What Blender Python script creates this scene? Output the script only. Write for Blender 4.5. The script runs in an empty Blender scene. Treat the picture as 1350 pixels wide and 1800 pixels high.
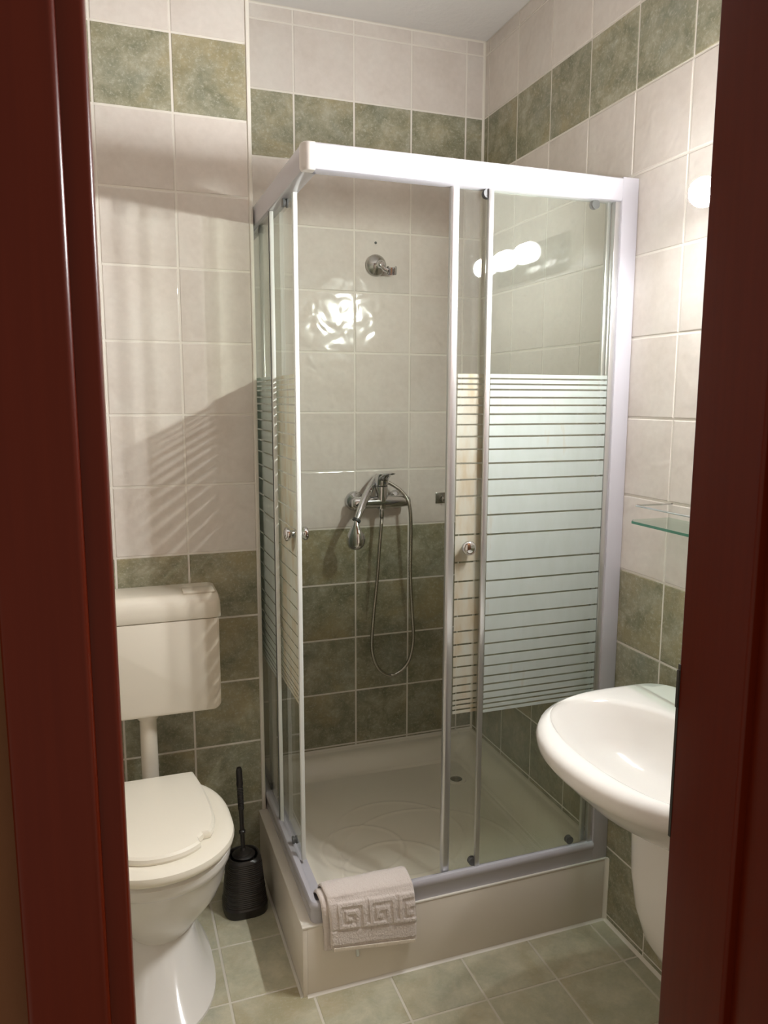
import bpy, bmesh, math, random
from math import sin, cos, pi, radians as R, sqrt, exp
from mathutils import Vector, Matrix, noise
random.seed(7)
S = bpy.context.scene
C = S.collection

# ------------------------------------------------------------------ camera, world, exposure
CAM_POS = Vector((-1.2615, -2.5279, 1.4658)); YAW, PITCH, ROLL = 0.3420, -0.14724, 0.0026
fw = Vector((sin(YAW)*cos(PITCH), cos(YAW)*cos(PITCH), sin(PITCH)))
rt = Vector((cos(YAW), -sin(YAW), 0)); up = rt.cross(fw)
rt, up = rt*cos(ROLL)+up*sin(ROLL), -rt*sin(ROLL)+up*cos(ROLL)
cam = bpy.data.objects.new('camera', bpy.data.cameras.new('camera')); C.objects.link(cam)
m3 = Matrix((rt, up, -fw)).transposed()
cam.matrix_world = Matrix.Translation(CAM_POS) @ m3.to_4x4()
cam.data.sensor_fit = 'VERTICAL'; cam.data.sensor_height = 36.0
cam.data.lens = 1344.0/1800*36; cam.data.clip_start = 0.02
S.camera = cam
W = bpy.data.worlds.new('world'); S.world = W; W.use_nodes = True
W.node_tree.nodes['Background'].inputs[0].default_value = (1.0, 0.84, 0.66, 1)
W.node_tree.nodes['Background'].inputs[1].default_value = 0.36
BULB_STRENGTH = 1500.0
BULB_COLOR = (1.0, 1.015, 1.02)
S.view_settings.view_transform = 'Standard'; S.view_settings.look = 'None'
S.view_settings.exposure = 0.93; S.view_settings.gamma = 1.0
S.view_settings.use_curve_mapping = False
S.cycles.transparent_max_bounces = 24
S.cycles.use_denoising = True

# ------------------------------------------------------------------ materials
class NT:
    def __init__(s, name):
        s.m = bpy.data.materials.new(name); s.m.use_nodes = True
        s.t = s.m.node_tree; s.n = s.t.nodes; s.b = s.n['Principled BSDF']; s.out = s.n['Material Output']
    def new(s, typ, **k):
        x = s.n.new(typ)
        for a, v in k.items():
            if a in x.inputs: x.inputs[a].default_value = v
            else: setattr(x, a, v)
        return x
    def l(s, a, b): s.t.links.new(a, b)
    def ramp(s, fac, stops):
        r = s.new('ShaderNodeValToRGB'); e = r.color_ramp.elements
        while len(e) < len(stops): e.new(0.5)
        for el, (p, c) in zip(e, stops): el.position = p; el.color = (*c, 1)
        s.l(fac, r.inputs[0]); return r.outputs[0]
    def mix(s, fac, a, b, mode='MIX'):
        x = s.n.new('ShaderNodeMix'); x.data_type = 'RGBA'; x.blend_type = mode
        for val, sock in ((fac, x.inputs[0]), (a, x.inputs[6]), (b, x.inputs[7])):
            if hasattr(val, 'links'): s.l(val, sock)
            elif isinstance(val, tuple): sock.default_value = (*val, 1)
            else: sock.default_value = val
        return x.outputs[2]
    def coords(s, rnd=True):
        tc = s.new('ShaderNodeTexCoord')
        if not rnd: return tc.outputs['Object']
        oi = s.new('ShaderNodeObjectInfo')
        mul = s.new('ShaderNodeMath', operation='MULTIPLY'); s.l(oi.outputs['Random'], mul.inputs[0]); mul.inputs[1].default_value = 37.0
        ad = s.new('ShaderNodeVectorMath', operation='ADD'); s.l(tc.outputs['Object'], ad.inputs[0]); s.l(mul.outputs[0], ad.inputs[1])
        s.rand = oi.outputs['Random']
        return ad.outputs[0]
    def noise(s, co, scale, detail=4, rough=0.55, dist=0.0):
        x = s.new('ShaderNodeTexNoise'); x.inputs['Scale'].default_value = scale; x.inputs['Detail'].default_value = detail
        x.inputs['Roughness'].default_value = rough; x.inputs['Distortion'].default_value = dist
        s.l(co, x.inputs['Vector']); return x.outputs['Fac']
    def bump(s, h, strength, dist):
        x = s.new('ShaderNodeBump'); x.inputs['Strength'].default_value = strength; x.inputs['Distance'].default_value = dist
        s.l(h, x.inputs['Height']); s.l(x.outputs[0], s.b.inputs['Normal']); return x
    def base(s, c): 
        if hasattr(c, 'links'): s.l(c, s.b.inputs['Base Color'])
        else: s.b.inputs['Base Color'].default_value = (*c, 1)
    def set(s, **k):
        for a, v in k.items(): s.b.inputs[a.replace('_', ' ')].default_value = v

M = {}
def simple(name, col, rough=0.4, metal=0.0, bump=None, var=0.0, **k):
    x = NT(name); co = x.coords(False)
    if var > 0:
        n = x.noise(co, 9.0, 4)
        x.base(x.mix(n, tuple(v*(1-var) for v in col), tuple(min(1, v*(1+var)) for v in col)))
    else: x.base(col)
    x.set(Roughness=rough, Metallic=metal, **k)
    if bump: x.bump(x.noise(co, bump[0], 3), bump[1], bump[2])
    M[name] = x.m; return x

def tile_mat(name, kind):
    x = NT(name); co = x.coords()
    if kind == 'pale':
        n1 = x.noise(co, 7.0, 5, 0.6); n2 = x.noise(co, 60.0, 3)
        c = x.ramp(n1, [(0.30, (0.645, 0.585, 0.525)), (0.5, (0.69, 0.635, 0.58)), (0.72, (0.71, 0.67, 0.615))])
        c = x.mix(0.10, c, x.ramp(n2, [(0.3, (0.42, 0.38, 0.32)), (0.7, (0.78, 0.72, 0.65))]))
    else:
        n1 = x.noise(co, 15.0, 9, 0.72, 0.3); n2 = x.noise(co, 5.0, 5, 0.6, 0.5); n3 = x.noise(co, 120.0, 4, 0.75, 0.3)
        lo, mid, hi = ((0.18, 0.178, 0.112), (0.28, 0.27, 0.184), (0.41, 0.385, 0.285))
        if kind == 'floor': lo, mid, hi = ((0.42, 0.415, 0.295), (0.515, 0.495, 0.36), (0.62, 0.58, 0.435))
        c = x.ramp(n1, [(0.33, lo), (0.5, mid), (0.66, hi)])
        c = x.mix(x.ramp(n2, [(0.5, (0, 0, 0)), (0.68, (0.62, 0.62, 0.62))]), c, (0.40, 0.33, 0.18))
        c = x.mix(x.ramp(n2, [(0.25, (0.5, 0.5, 0.5)), (0.45, (0, 0, 0))]), c, (0.26, 0.29, 0.25))
        c = x.mix(x.ramp(n3, [(0.52, (0, 0, 0)), (0.68, (0.5, 0.5, 0.5))]), c, (0.54, 0.52, 0.43))
    # whole-tile shade differences
    c2 = x.mix(x.rand, (0.95, 0.95, 0.95), (1.04, 1.04, 1.04))
    c = x.mix(1.0, c, c2, 'MULTIPLY')
    x.base(c)
    if kind == 'floor': x.set(Roughness=0.42); x.bump(x.noise(co, 40, 4), 0.15, 0.002)
    else: x.set(Roughness=0.13 if kind == 'pale' else 0.24, Specular_IOR_Level=0.34); x.bump(x.noise(co, 17.0, 1, 0.5, 0.6), 0.5, 0.005)
    M[name] = x.m
tile_mat('pale_tile', 'pale'); tile_mat('green_tile', 'green'); tile_mat('floor_tile', 'floor')
simple('grout', (0.76, 0.72, 0.65), 0.8, bump=(200, 0.3, 0.001), var=0.06)
simple('floor_grout', (0.66, 0.62, 0.53), 0.85, bump=(200, 0.3, 0.001), var=0.12)
simple('plaster', (0.72, 0.70, 0.675), 0.85, bump=(45, 0.5, 0.004), var=0.03)
simple('hall_plaster', (0.10, 0.036, 0.009), 0.85, bump=(60, 0.3, 0.002), var=0.05)
simple('caulk', (0.74, 0.70, 0.62), 0.45, var=0.04)
simple('lilac_enamel', (0.485, 0.472, 0.508), 0.20, Coat_Weight=0.3)
simple('cap_plastic', (0.66, 0.62, 0.58), 0.35)
simple('aluminium', (0.66, 0.66, 0.66), 0.28, 0.85)
simple('seal', (0.72, 0.74, 0.70), 0.35)
simple('dark_seal', (0.06, 0.065, 0.06), 0.5)
simple('chrome', (0.63, 0.63, 0.63), 0.09, 1.0)
simple('dull_chrome', (0.50, 0.49, 0.46), 0.22, 1.0)
simple('tray_acrylic', (0.78, 0.73, 0.62), 0.22, var=0.02)
simple('plinth_panel', (0.74, 0.675, 0.585), 0.25, var=0.02)
simple('ceramic', (0.77, 0.745, 0.70), 0.12)
simple('cistern_plastic', (0.72, 0.665, 0.56), 0.24)
simple('seat_plastic', (0.86, 0.81, 0.69), 0.26)
simple('dark_metal', (0.05, 0.045, 0.04), 0.4, 0.7)
simple('black_plastic', (0.016, 0.013, 0.012), 0.30)
simple('bulb_plate', (0.16, 0.16, 0.16), 0.12, 1.0)
simple('roller_plastic', (0.10, 0.10, 0.10), 0.35)
# stained door wood
x = NT('red_wood'); co = x.coords(False)
mp = x.new('ShaderNodeMapping'); mp.inputs['Scale'].default_value = (30, 30, 1.2); x.l(co, mp.inputs[0])
x.base(x.ramp(x.noise(mp.outputs[0], 4, 4), [(0.3, (0.068, 0.0060, 0.0008)), (0.7, (0.077, 0.0074, 0.0011))]))
x.set(Roughness=0.30, Specular_IOR_Level=0.15); x.bump(x.noise(mp.outputs[0], 6, 3), 0.03, 0.001); M['red_wood'] = x.m
# thin clear glass with a slight green tint and Fresnel reflection
def glass(name, tint, smudge=0.0):
    x = NT(name); x.n.remove(x.b)
    tr = x.new('ShaderNodeBsdfTransparent'); tr.inputs[0].default_value = (*tint, 1)
    gl = x.new('ShaderNodeBsdfGlossy'); gl.inputs['Roughness'].default_value = 0.015
    fr = x.new('ShaderNodeFresnel'); ge = x.new('ShaderNodeNewGeometry')      # the same IOR seen from either face of the thin pane
    io = x.new('ShaderNodeMath', operation='MULTIPLY_ADD'); x.l(ge.outputs['Backfacing'], io.inputs[0]); io.inputs[1].default_value = 1/1.5-1.5; io.inputs[2].default_value = 1.5
    x.l(io.outputs[0], fr.inputs[0])
    mx = x.new('ShaderNodeMixShader'); x.l(fr.outputs[0], mx.inputs[0]); x.l(tr.outputs[0], mx.inputs[1]); x.l(gl.outputs[0], mx.inputs[2])
    last = mx.outputs[0]
    if smudge:
        co = x.coords(False)
        n = x.noise(co, 160, 3, 0.7)
        mp = x.new('ShaderNodeMapping'); mp.inputs['Scale'].default_value = (26, 26, 1.3); x.l(co, mp.inputs[0])
        n2 = x.noise(mp.outputs[0], 3, 4)
        r1 = x.ramp(n, [(0.55, (0.02,)*3), (0.75, (1, 1, 1))]); r2 = x.ramp(n2, [(0.4, (0.05,)*3), (0.75, (1, 1, 1))])
        a = x.mix(1.0, r1, r2, 'MULTIPLY')
        mu = x.new('ShaderNodeMath', operation='MULTIPLY_ADD'); x.l(a, mu.inputs[0]); mu.inputs[1].default_value = smudge; mu.inputs[2].default_value = smudge*0.16
        df = x.new('ShaderNodeBsdfDiffuse'); df.inputs[0].default_value = (0.75, 0.75, 0.70, 1)
        m2 = x.new('ShaderNodeMixShader'); x.l(mu.outputs[0], m2.inputs[0]); x.l(last, m2.inputs[1]); x.l(df.outputs[0], m2.inputs[2])
        last = m2.outputs[0]
    x.l(last, x.out.inputs[0]); M[name] = x.m
glass('clear_glass', (0.953, 0.968, 0.942), 0.12)
glass('shelf_glass', (0.86, 0.95, 0.90))
x = NT('glass_edge'); x.base((0.10, 0.30, 0.22)); x.set(Roughness=0.15, Alpha=0.85); M['glass_edge'] = x.m
# frosted white print on the glass, limescaled
def frosted(name, stops):
    x = NT(name); x.n.remove(x.b); co = x.coords(False)
    mp = x.new('ShaderNodeMapping'); mp.inputs['Scale'].default_value = (12, 12, 3); x.l(co, mp.inputs[0])
    col = x.ramp(x.noise(mp.outputs[0], 3, 5), stops)
    df = x.new('ShaderNodeBsdfDiffuse'); tl = x.new('ShaderNodeBsdfTranslucent'); tr = x.new('ShaderNodeBsdfTransparent')
    x.l(col, df.inputs[0]); x.l(col, tl.inputs[0])
    a = x.new('ShaderNodeMixShader'); a.inputs[0].default_value = 0.48; x.l(df.outputs[0], a.inputs[1]); x.l(tl.outputs[0], a.inputs[2])
    b = x.new('ShaderNodeMixShader'); b.inputs[0].default_value = 0.10; x.l(a.outputs[0], b.inputs[1]); x.l(tr.outputs[0], b.inputs[2])
    x.l(b.outputs[0], x.out.inputs[0]); M[name] = x.m
frosted('frosted_print', [(0.35, (0.66, 0.71, 0.67)), (0.62, (0.69, 0.74, 0.71)), (0.85, (0.62, 0.57, 0.44))])
frosted('limescaled_print', [(0.30, (0.68, 0.70, 0.63)), (0.5, (0.67, 0.64, 0.54)), (0.72, (0.60, 0.51, 0.35))])   # the doors carry more limescale
# LED globe: brightest at the front pole, dimmer towards the sides and the cap
BULB_AXIS = Vector((-cos(R(6)), 0, -sin(R(6))))
x = NT('bulb_glow'); x.base((1, 1, 1)); x.b.inputs['Emission Color'].default_value = (*BULB_COLOR, 1)
ge = x.new('ShaderNodeNewGeometry'); dt = x.new('ShaderNodeVectorMath', operation='DOT_PRODUCT'); x.l(ge.outputs['True Normal'], dt.inputs[0]); dt.inputs[1].default_value = BULB_AXIS
cl_ = x.new('ShaderNodeClamp'); x.l(dt.outputs['Value'], cl_.inputs[0])
pw = x.new('ShaderNodeMath', operation='POWER'); x.l(cl_.outputs[0], pw.inputs[0]); pw.inputs[1].default_value = 3.0
ma = x.new('ShaderNodeMath', operation='MULTIPLY_ADD'); x.l(pw.outputs[0], ma.inputs[0]); ma.inputs[1].default_value = BULB_STRENGTH; ma.inputs[2].default_value = BULB_STRENGTH*0.006
x.l(ma.outputs[0], x.b.inputs['Emission Strength']); M['bulb_glow'] = x.m
# terry cloth
x = NT('terry'); co = x.coords(False); n = x.noise(co, 420, 3, 0.7); n2 = x.noise(co, 30, 3)
x.base(x.mix(n, (0.70, 0.60, 0.54), (0.93, 0.85, 0.80))); x.set(Roughness=0.95, Sheen_Weight=0.4)
x.bump(n, 0.9, 0.003); M['terry'] = x.m
simple('terry_hem', (0.74, 0.66, 0.55), 0.9, bump=(300, 0.5, 0.001))
simple('hose_metal', (0.52, 0.50, 0.45), 0.25, 1.0)

# ------------------------------------------------------------------ mesh helpers
ORG = {}
def org(p):
    o = Vector((0, 0, 0))
    while p is not None: o = o + Vector(p.location); p = p.parent
    return o
def obj(name, bm, mat, parent=None, smooth=True, ang=38):
    """bm is in world coordinates; linked as one mesh object"""
    me = bpy.data.meshes.new(name)
    o = org(parent)
    if o.length > 0: bmesh.ops.translate(bm, verts=bm.verts, vec=-o)
    bmesh.ops.recalc_face_normals(bm, faces=bm.faces)
    bm.to_mesh(me); bm.free()
    if smooth:
        me.polygons.foreach_set('use_smooth', [True]*len(me.polygons)); me.set_sharp_from_angle(angle=R(ang))
    me.materials.append(M[mat] if isinstance(mat, str) else mat)
    ob = bpy.data.objects.new(name, me); C.objects.link(ob); ob.parent = parent
    return ob
def thing(name, label, cat, loc, group=None):
    o = bpy.data.objects.new(name, None); C.objects.link(o); o.location = loc; o.empty_display_size = 0.05
    o['label'] = label; o['category'] = cat
    if group: o['group'] = group
    return o
def tag(o, label, cat, group=None):
    o['label'] = label; o['category'] = cat
    if group: o['group'] = group
    return o
def struct(o): o['kind'] = 'structure'; return o
def box(lo, hi, bev=0.0, seg=2, bm=None):
    b = bmesh.new()
    lo, hi = [min(p, q) for p, q in zip(lo, hi)], [max(p, q) for p, q in zip(lo, hi)]
    vs = [b.verts.new((x, y, z)) for x in (lo[0], hi[0]) for y in (lo[1], hi[1]) for z in (lo[2], hi[2])]
    for f in ((0,1,3,2), (4,6,7,5), (0,4,5,1), (2,3,7,6), (0,2,6,4), (1,5,7,3)): b.faces.new([vs[i] for i in f])
    bmesh.ops.recalc_face_normals(b, faces=b.faces)
    if bev: bmesh.ops.bevel(b, geom=b.edges[:], offset=bev, segments=seg, profile=0.5, affect='EDGES', clamp_overlap=True)
    if bm is None: return b
    join(bm, b); return bm
def join(bm, b):
    me = bpy.data.meshes.new('tmp'); b.to_mesh(me); b.free(); bm.from_mesh(me); bpy.data.meshes.remove(me); return bm
def loft(rings, cap=True, closed=True):
    """rings: lists of equal numbers of points"""
    b = bmesh.new(); V = [[b.verts.new(p) for p in r] for r in rings]
    n = len(V[0])
    for i in range(len(V)-1):
        for j in range(n if closed else n-1):
            k = (j+1) % n
            b.faces.new((V[i][j], V[i][k], V[i+1][k], V[i+1][j]))
    if cap and closed:
        b.faces.new(V[0][::-1]); b.faces.new(V[-1])
    return b
def lathe(prof, org_=(0, 0, 0), axis=(0, 0, 1), n=24):
    """prof: (radius, height) list along axis"""
    q = Vector((0, 0, 1)).rotation_difference(Vector(axis).normalized())
    o = Vector(org_); rings = []
    for r, h in prof:
        r = max(r, 1e-5)
        rings.append([o + q @ Vector((r*cos(2*pi*i/n), r*sin(2*pi*i/n), h)) for i in range(n)])
    b = loft(rings); bmesh.ops.remove_doubles(b, verts=b.verts, dist=5e-5); return b
def catmull(P, n=10):
    P = [Vector(p) for p in P]; Q = [2*P[0]-P[1]] + P + [2*P[-1]-P[-2]]; out = []
    for i in range(1, len(Q)-2):
        a, b_, c, d = Q[i-1:i+3]
        for k in range(n):
            t = k/n
            out.append(0.5*((2*b_) + (c-a)*t + (2*a-5*b_+4*c-d)*t*t + (3*b_-a-3*c+d)*t**3))
    out.append(P[-1]); return out
def tube(P, rad, n=12, smooth=0, wob=None):
    if smooth: P = catmull(P, smooth)
    P = [Vector(p) for p in P]; rings = []; nrm = None
    for i, p in enumerate(P):
        t = (P[min(i+1, len(P)-1)]-P[max(i-1, 0)]).normalized()
        if nrm is None: nrm = t.orthogonal().normalized()
        nrm = (nrm - t*nrm.dot(t)).normalized(); bn = t.cross(nrm)
        r = rad(i/(len(P)-1)) if callable(rad) else rad
        if wob: r *= 1+wob*(i % 2)
        rings.append([p+nrm*r*cos(2*pi*k/n)+bn*r*sin(2*pi*k/n) for k in range(n)])
    return loft(rings)
def prism(poly, axis, a, b_):
    """poly of 2-D points extruded along axis 'x','y' or 'z' from a to b_"""
    f = {'x': lambda p, h: (h, p[0], p[1]), 'y': lambda p, h: (p[0], h, p[1]), 'z': lambda p, h: (p[0], p[1], h)}[axis]
    return loft([[f(p, a) for p in poly], [f(p, b_) for p in poly]])

# ------------------------------------------------------------------ the room shell and its tiles
ZC = 2.665                      # ceiling
YT = -0.29; XE = -0.866         # toilet wall face, its free corner
XL = -1.78                      # left wall
YD = -1.745; YH = -1.90         # door wall, bathroom face and hall face
G = 0.0016                      # grout depth below the tile face
TT = 0.007; GAP = 0.0056        # tile thickness, joint width
tile_cache = {}
def tile_mesh(w, h, mat):
    k = (round(w, 4), round(h, 4), mat)
    if k not in tile_cache:
        b = box((-w/2, -h/2, -TT), (w/2, h/2, 0))
        ed = [e for e in b.edges if all(abs(v.co.z) < 1e-6 for v in e.verts)]
        bmesh.ops.bevel(b, geom=ed, offset=0.0022, segments=2, profile=0.6, affect='EDGES')
        me = bpy.data.meshes.new('tile'); b.to_mesh(me); b.free()
        me.polygons.foreach_set('use_smooth', [True]*len(me.polygons)); me.set_sharp_from_angle(angle=R(8))
        me.materials.append(M[mat]); tile_cache[k] = me
    return tile_cache[k]
def put_tile(parent, w, h, mat, pos, rot, tilt=0.0022, spin=True):
    o = bpy.data.objects.new('tile', tile_mesh(w, h, mat)); C.objects.link(o); o.parent = parent
    e = Matrix.Rotation(random.uniform(-tilt, tilt), 4, 'X') @ Matrix.Rotation(random.uniform(-tilt, tilt), 4, 'Y')
    o.matrix_local = Matrix.Translation(pos) @ rot @ e
ROT_BACK = Matrix(((1, 0, 0, 0), (0, 0, -1, 0), (0, 1, 0, 0), (0, 0, 0, 1)))   # faces -y
ROT_RIGHT = Matrix(((0, 0, -1, 0), (-1, 0, 0, 0), (0, 1, 0, 0), (0, 0, 0, 1)))  # faces -x
ROWS = [(2.619, ZC, 'pale_tile'), (2.419, 2.619, 'pale_tile'), (2.219, 2.419, 'green_tile')] + \
       [(2.019-0.2*k, 2.219-0.2*k, 'pale_tile') for k in range(6)] + \
       [(0.819-0.2*k, 1.019-0.2*k, 'green_tile') for k in range(5)] + [(0.0, 0.019, 'green_tile')]
def cols(first, lo, hi):
    a = [lo]; v = first
    while v < hi-1e-4:
        if v > lo+1e-4: a.append(v)
        v += 0.2
    a.append(hi); return list(zip(a, a[1:]))

floor = struct(obj('floor', box((XL-0.1, -3.4, -0.1), (0.1, 0.1, -G)), 'floor_grout'))
ceil_ = struct(obj('ceiling', box((XL-0.1, YH, ZC), (0.1, 0.1, ZC+0.1)), 'plaster'))
wall_back = struct(obj('wall_back', box((XL-0.1, G, 0), (0.1, 0.12, ZC)), 'grout'))
wall_toilet = struct(obj('wall_toilet', box((XL, YT+G, 0), (XE, G, ZC)), 'grout'))
wall_right = struct(obj('wall_right', box((G, YH, 0), (0.12, G, ZC)), 'grout'))
# left wall: not seen, plain joints by texture
x = NT('left_wall_tiles'); tc = x.new('ShaderNodeTexCoord'); mp = x.new('ShaderNodeMapping'); mp.inputs['Rotation'].default_value = (0, R(-90), 0)
x.l(tc.outputs['Object'], mp.inputs[0]); br = x.new('ShaderNodeTexBrick', offset=0.0)
br.inputs['Color1'].default_value = br.inputs['Color2'].default_value = (0.60, 0.54, 0.47, 1); br.inputs['Mortar'].default_value = (0.70, 0.64, 0.55, 1)
br.inputs['Scale'].default_value = 1.0; br.inputs['Mortar Size'].default_value = 0.003; br.inputs['Brick Width'].default_value = 0.2; br.inputs['Row Height'].default_value = 0.2
x.l(mp.outputs[0], br.inputs['Vector']); x.l(br.outputs[0], x.b.inputs['Base Color']); x.set(Roughness=0.2); M['left_wall_tiles'] = x.m
wall_left = struct(obj('wall_left', box((XL-0.1, YH, 0), (XL, 0.1, ZC)), 'left_wall_tiles'))

for z0, z1, mt in ROWS:
    h = z1-z0-GAP
    if h < 0.01: continue
    zc = (z0+z1)/2
    for x0, x1 in cols(-0.868, XE+0.004, 0.0):
        if z1 < 0.2 or x1-x0 < 0.02: continue
        put_tile(wall_back, x1-x0-GAP, h, mt, ((x0+x1)/2, 0, zc), ROT_BACK)
    for x0, x1 in cols(-1.866, XL, XE):
        put_tile(wall_toilet, x1-x0-GAP, h, mt, ((x0+x1)/2, YT, zc), ROT_BACK)
    for y0, y1 in cols(-1.833, YD, 0.0):
        if z1 < 0.2 and y0 > -0.8: continue
        put_tile(wall_right, y1-y0-GAP, h, mt, (0, (y0+y1)/2, zc), ROT_RIGHT)
PX, PY, PZ = -0.878, -0.867, 0.187     # plinth corner and height
for x0, x1 in cols(-1.851, XL, 0.0):
    for y0, y1 in cols(-1.822, YD, YT):
        if x0 > PX and y0 > PY-1e-3: continue
        put_tile(floor, x1-x0-GAP, y1-y0-GAP, 'floor_tile', ((x0+x1)/2, (y0+y1)/2, 0), Matrix.Identity(4), 0.0008)

# joints of sealant and the corner profile
def trim(name, bm, mat='caulk'): return struct(obj(name, bm, mat))
trim('trim_1', prism([(XE-0.001, YT-0.0022), (XE+0.004, YT-0.003), (XE+0.0085, YT-0.001), (XE+0.010, YT+0.004), (XE+0.010, YT+0.012), (XE-0.001, YT+0.012)], 'z', 0.0, ZC))
def cove(name, a, b_, d1, d2, r=0.006):
    """sealant fillet between two faces along a-b_; d1,d2 point out of the corner along the faces"""
    a, b_, d1, d2 = map(Vector, (a, b_, d1, d2))
    prof = [Vector((0, 0, 0)), d1*r] + [d1*r*(1-sin(t))*1.0 + d2*r*(1-cos(t)) for t in (0.5, 1.0)] + [d2*r]
    return trim(name, loft([[a+p for p in prof], [b_+p for p in prof]]))
cove('trim_2', (0, 0, 0.2), (0, 0, ZC), (-1, 0, 0), (0, -1, 0), 0.007)
cove('trim_3', (XE, 0, ZC), (0, 0, ZC), (0, -1, 0), (0, 0, -1), 0.005)
cove('trim_4', (0, PY-0.002, 0), (0, YD, 0), (-1, 0, 0), (0, 0, 1), 0.008)
cove('trim_5', (0, PY-0.001, 0.004), (0, PY-0.001, PZ+0.004), (-1, 0, 0), (0, -1, 0), 0.009)
cove('trim_6', (PX+0.01, PY-0.0005, 0), (0, PY-0.0005, 0), (0, -1, 0), (0, 0, 1), 0.006)
cove('trim_7', (PX-0.0005, YT, 0), (PX-0.0005, PY, 0), (-1, 0, 0), (0, 0, 1), 0.006)
cove('trim_8', (XE+0.01, -0.001, 0.205), (0, -0.001, 0.205), (0, -1, 0), (0, 0, 1), 0.008)
cove('trim_9', (XL, YT, 0), (PX, YT, 0), (0, -1, 0), (0, 0, 1), 0.006)

# door wall, hall side plastered
JL, JR = -1.265, -0.568
ww = bmesh.new()
box((XL-1.2, YH, 0), (JL-0.02, YD, ZC), bm=ww); box((JR+0.02, YH, 0), (0.9, YD, ZC), bm=ww); box((JL-0.02, YH, 2.02), (JR+0.02, YD, ZC), bm=ww)
wall_front = struct(obj('wall_front', ww, 'hall_plaster'))
# door frame: linings, stop and casings
door = struct(obj('door_1', box((JL-0.02, YH-0.001, 2.0), (JR+0.02, YD, 2.02), 0.002), 'red_wood'))
def arcpts(cx, cy, r, a0, a1, n=5): return [(cx+r*cos(R(a0+(a1-a0)*i/n)), cy+r*sin(R(a0+(a1-a0)*i/n))) for i in range(n+1)]
# left casing profile (x,y), from wall round the front to the lining
pl = [(-1.345, YH+0.001)] + arcpts(-1.340, -1.925, 0.005, 180, 270) + arcpts(-1.292, -1.922, 0.008, 270, 350) + \
     [(-1.2838, -1.917)] + arcpts(-1.271, -1.909, 0.006, 270, 360) + [(JL, YH+0.001)]
obj('casing', prism(pl, 'z', 0, 2.0), 'red_wood', door)
obj('lining', box((JL-0.02, YH+0.001, 0), (JL, YD-0.004, 2.0), 0.003), 'red_wood', door)
obj('lining', prism([(JR+0.02, -1.858), (JR+0.02, YD)] + arcpts(JR+0.004, YD-0.004, 0.004, 90, 180) + arcpts(JR+0.005, -1.853, 0.005, 180, 270), 'z', 0, 2.0), 'red_wood', door)
pr = [(JR+0.020, -1.858), (JR+0.020, YH)] + [(JR+0.10, YH)] + arcpts(JR+0.095, -1.925, 0.005, 0, -90) + arcpts(JR+0.022, -1.922, 0.008, 270, 180) + [(JR+0.014, -1.862), (JR+0.014, -1.858)]
obj('casing', prism(pr, 'z', 0, 2.0), 'red_wood', door)
sp = bmesh.new()
box((JR-0.0008, YD-0.0035, 0.875), (JR+0.001, YD+0.001, 1.12), 0.0003, bm=sp); box((JR-0.0022, YD-0.003, 1.060), (JR+0.001, YD+0.0015, 1.112), 0.0006, bm=sp)
obj('strike_plate', sp, 'dark_metal', door)['label'] = 'dark metal strike plate on the jamb edge'

# ------------------------------------------------------------------ shower tray on its plinth
pt = thing('shower_tray', 'cream acrylic shower tray on a raised white plinth in the corner', 'shower tray', (-0.43, -0.43, 0))
def hgt(x, y):
    dL, dR, dF, dB = x+0.857, -x, y+0.861, -y
    d = min(dL, dR, dF, dB)
    e = sqrt(sum(1/max(v, 1e-3)**8 for v in (dL, dR, dF, dB)))**(-1/4)      # soft minimum rounds the corners
    t = min(1, max(0, (e-0.036)/0.085)); t = t*t*(3-2*t)
    z = 0.204 - 0.048*t
    if d < 0.012: z = 0.207
    if dL < 0.047 or dF < 0.047: z = min(z, 0.1872)      # the rails stand on this flat ledge
    if t > 0.98:
        rr = sqrt((x+0.18)**2+(y+0.25)**2)
        z -= 0.008*exp(-(rr/0.25)**2)
        for cx, cy, r in ((-0.56, -0.70, 0.16), (-0.50, -0.52, 0.20), (-0.62, -0.55, 0.12), (-0.44, -0.66, 0.27)):
            q = sqrt((x-cx)**2+(y-cy)**2)-r
            z += 0.0022*exp(-(q/0.005)**2)
    return z
b = bmesh.new(); NX = 190; V = []
x0, x1, y0, y1 = -0.857, -0.0005, -0.861, -0.0005
for i in range(NX+1):
    V.append([b.verts.new((x0+(x1-x0)*i/NX, y0+(y1-y0)*j/NX, hgt(x0+(x1-x0)*i/NX, y0+(y1-y0)*j/NX))) for j in range(NX+1)])
for i in range(NX):
    for j in range(NX): b.faces.new((V[i][j], V[i+1][j], V[i+1][j+1], V[i][j+1]))
rim = [V[i][0] for i in range(NX+1)] + [V[NX][j] for j in range(1, NX+1)] + [V[i][NX] for i in range(NX-1, -1, -1)] + [V[0][j] for j in range(NX-1, 0, -1)]
low = [b.verts.new((v.co.x, v.co.y, 0.14)) for v in rim]
for k in range(len(rim)):
    q = (k+1) % len(rim); b.faces.new((rim[k], rim[q], low[q], low[k]))
obj('basin', b, 'tray_acrylic', pt, ang=60)
zd = hgt(-0.18, -0.25)
dr = obj('drain', lathe([(0.0, 0.0005), (0.012, 0.0), (0.02, 0.002), (0.03, 0.0035), (0.034, 0.003), (0.036, -0.004), (0, -0.004)], (-0.18, -0.25, zd+0.001), n=28), 'tray_acrylic', pt)
obj('drain_plug', lathe([(0, -0.001), (0.021, -0.001), (0.021, 0.0022), (0.016, 0.004), (0, 0.0045)], (-0.18, -0.25, zd+0.001), n=24), 'dull_chrome', dr)
obj('front_panel', box((PX+0.012, PY, 0), (-0.0005, PY+0.014, PZ-0.004), 0.001), 'plinth_panel', pt)
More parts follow.
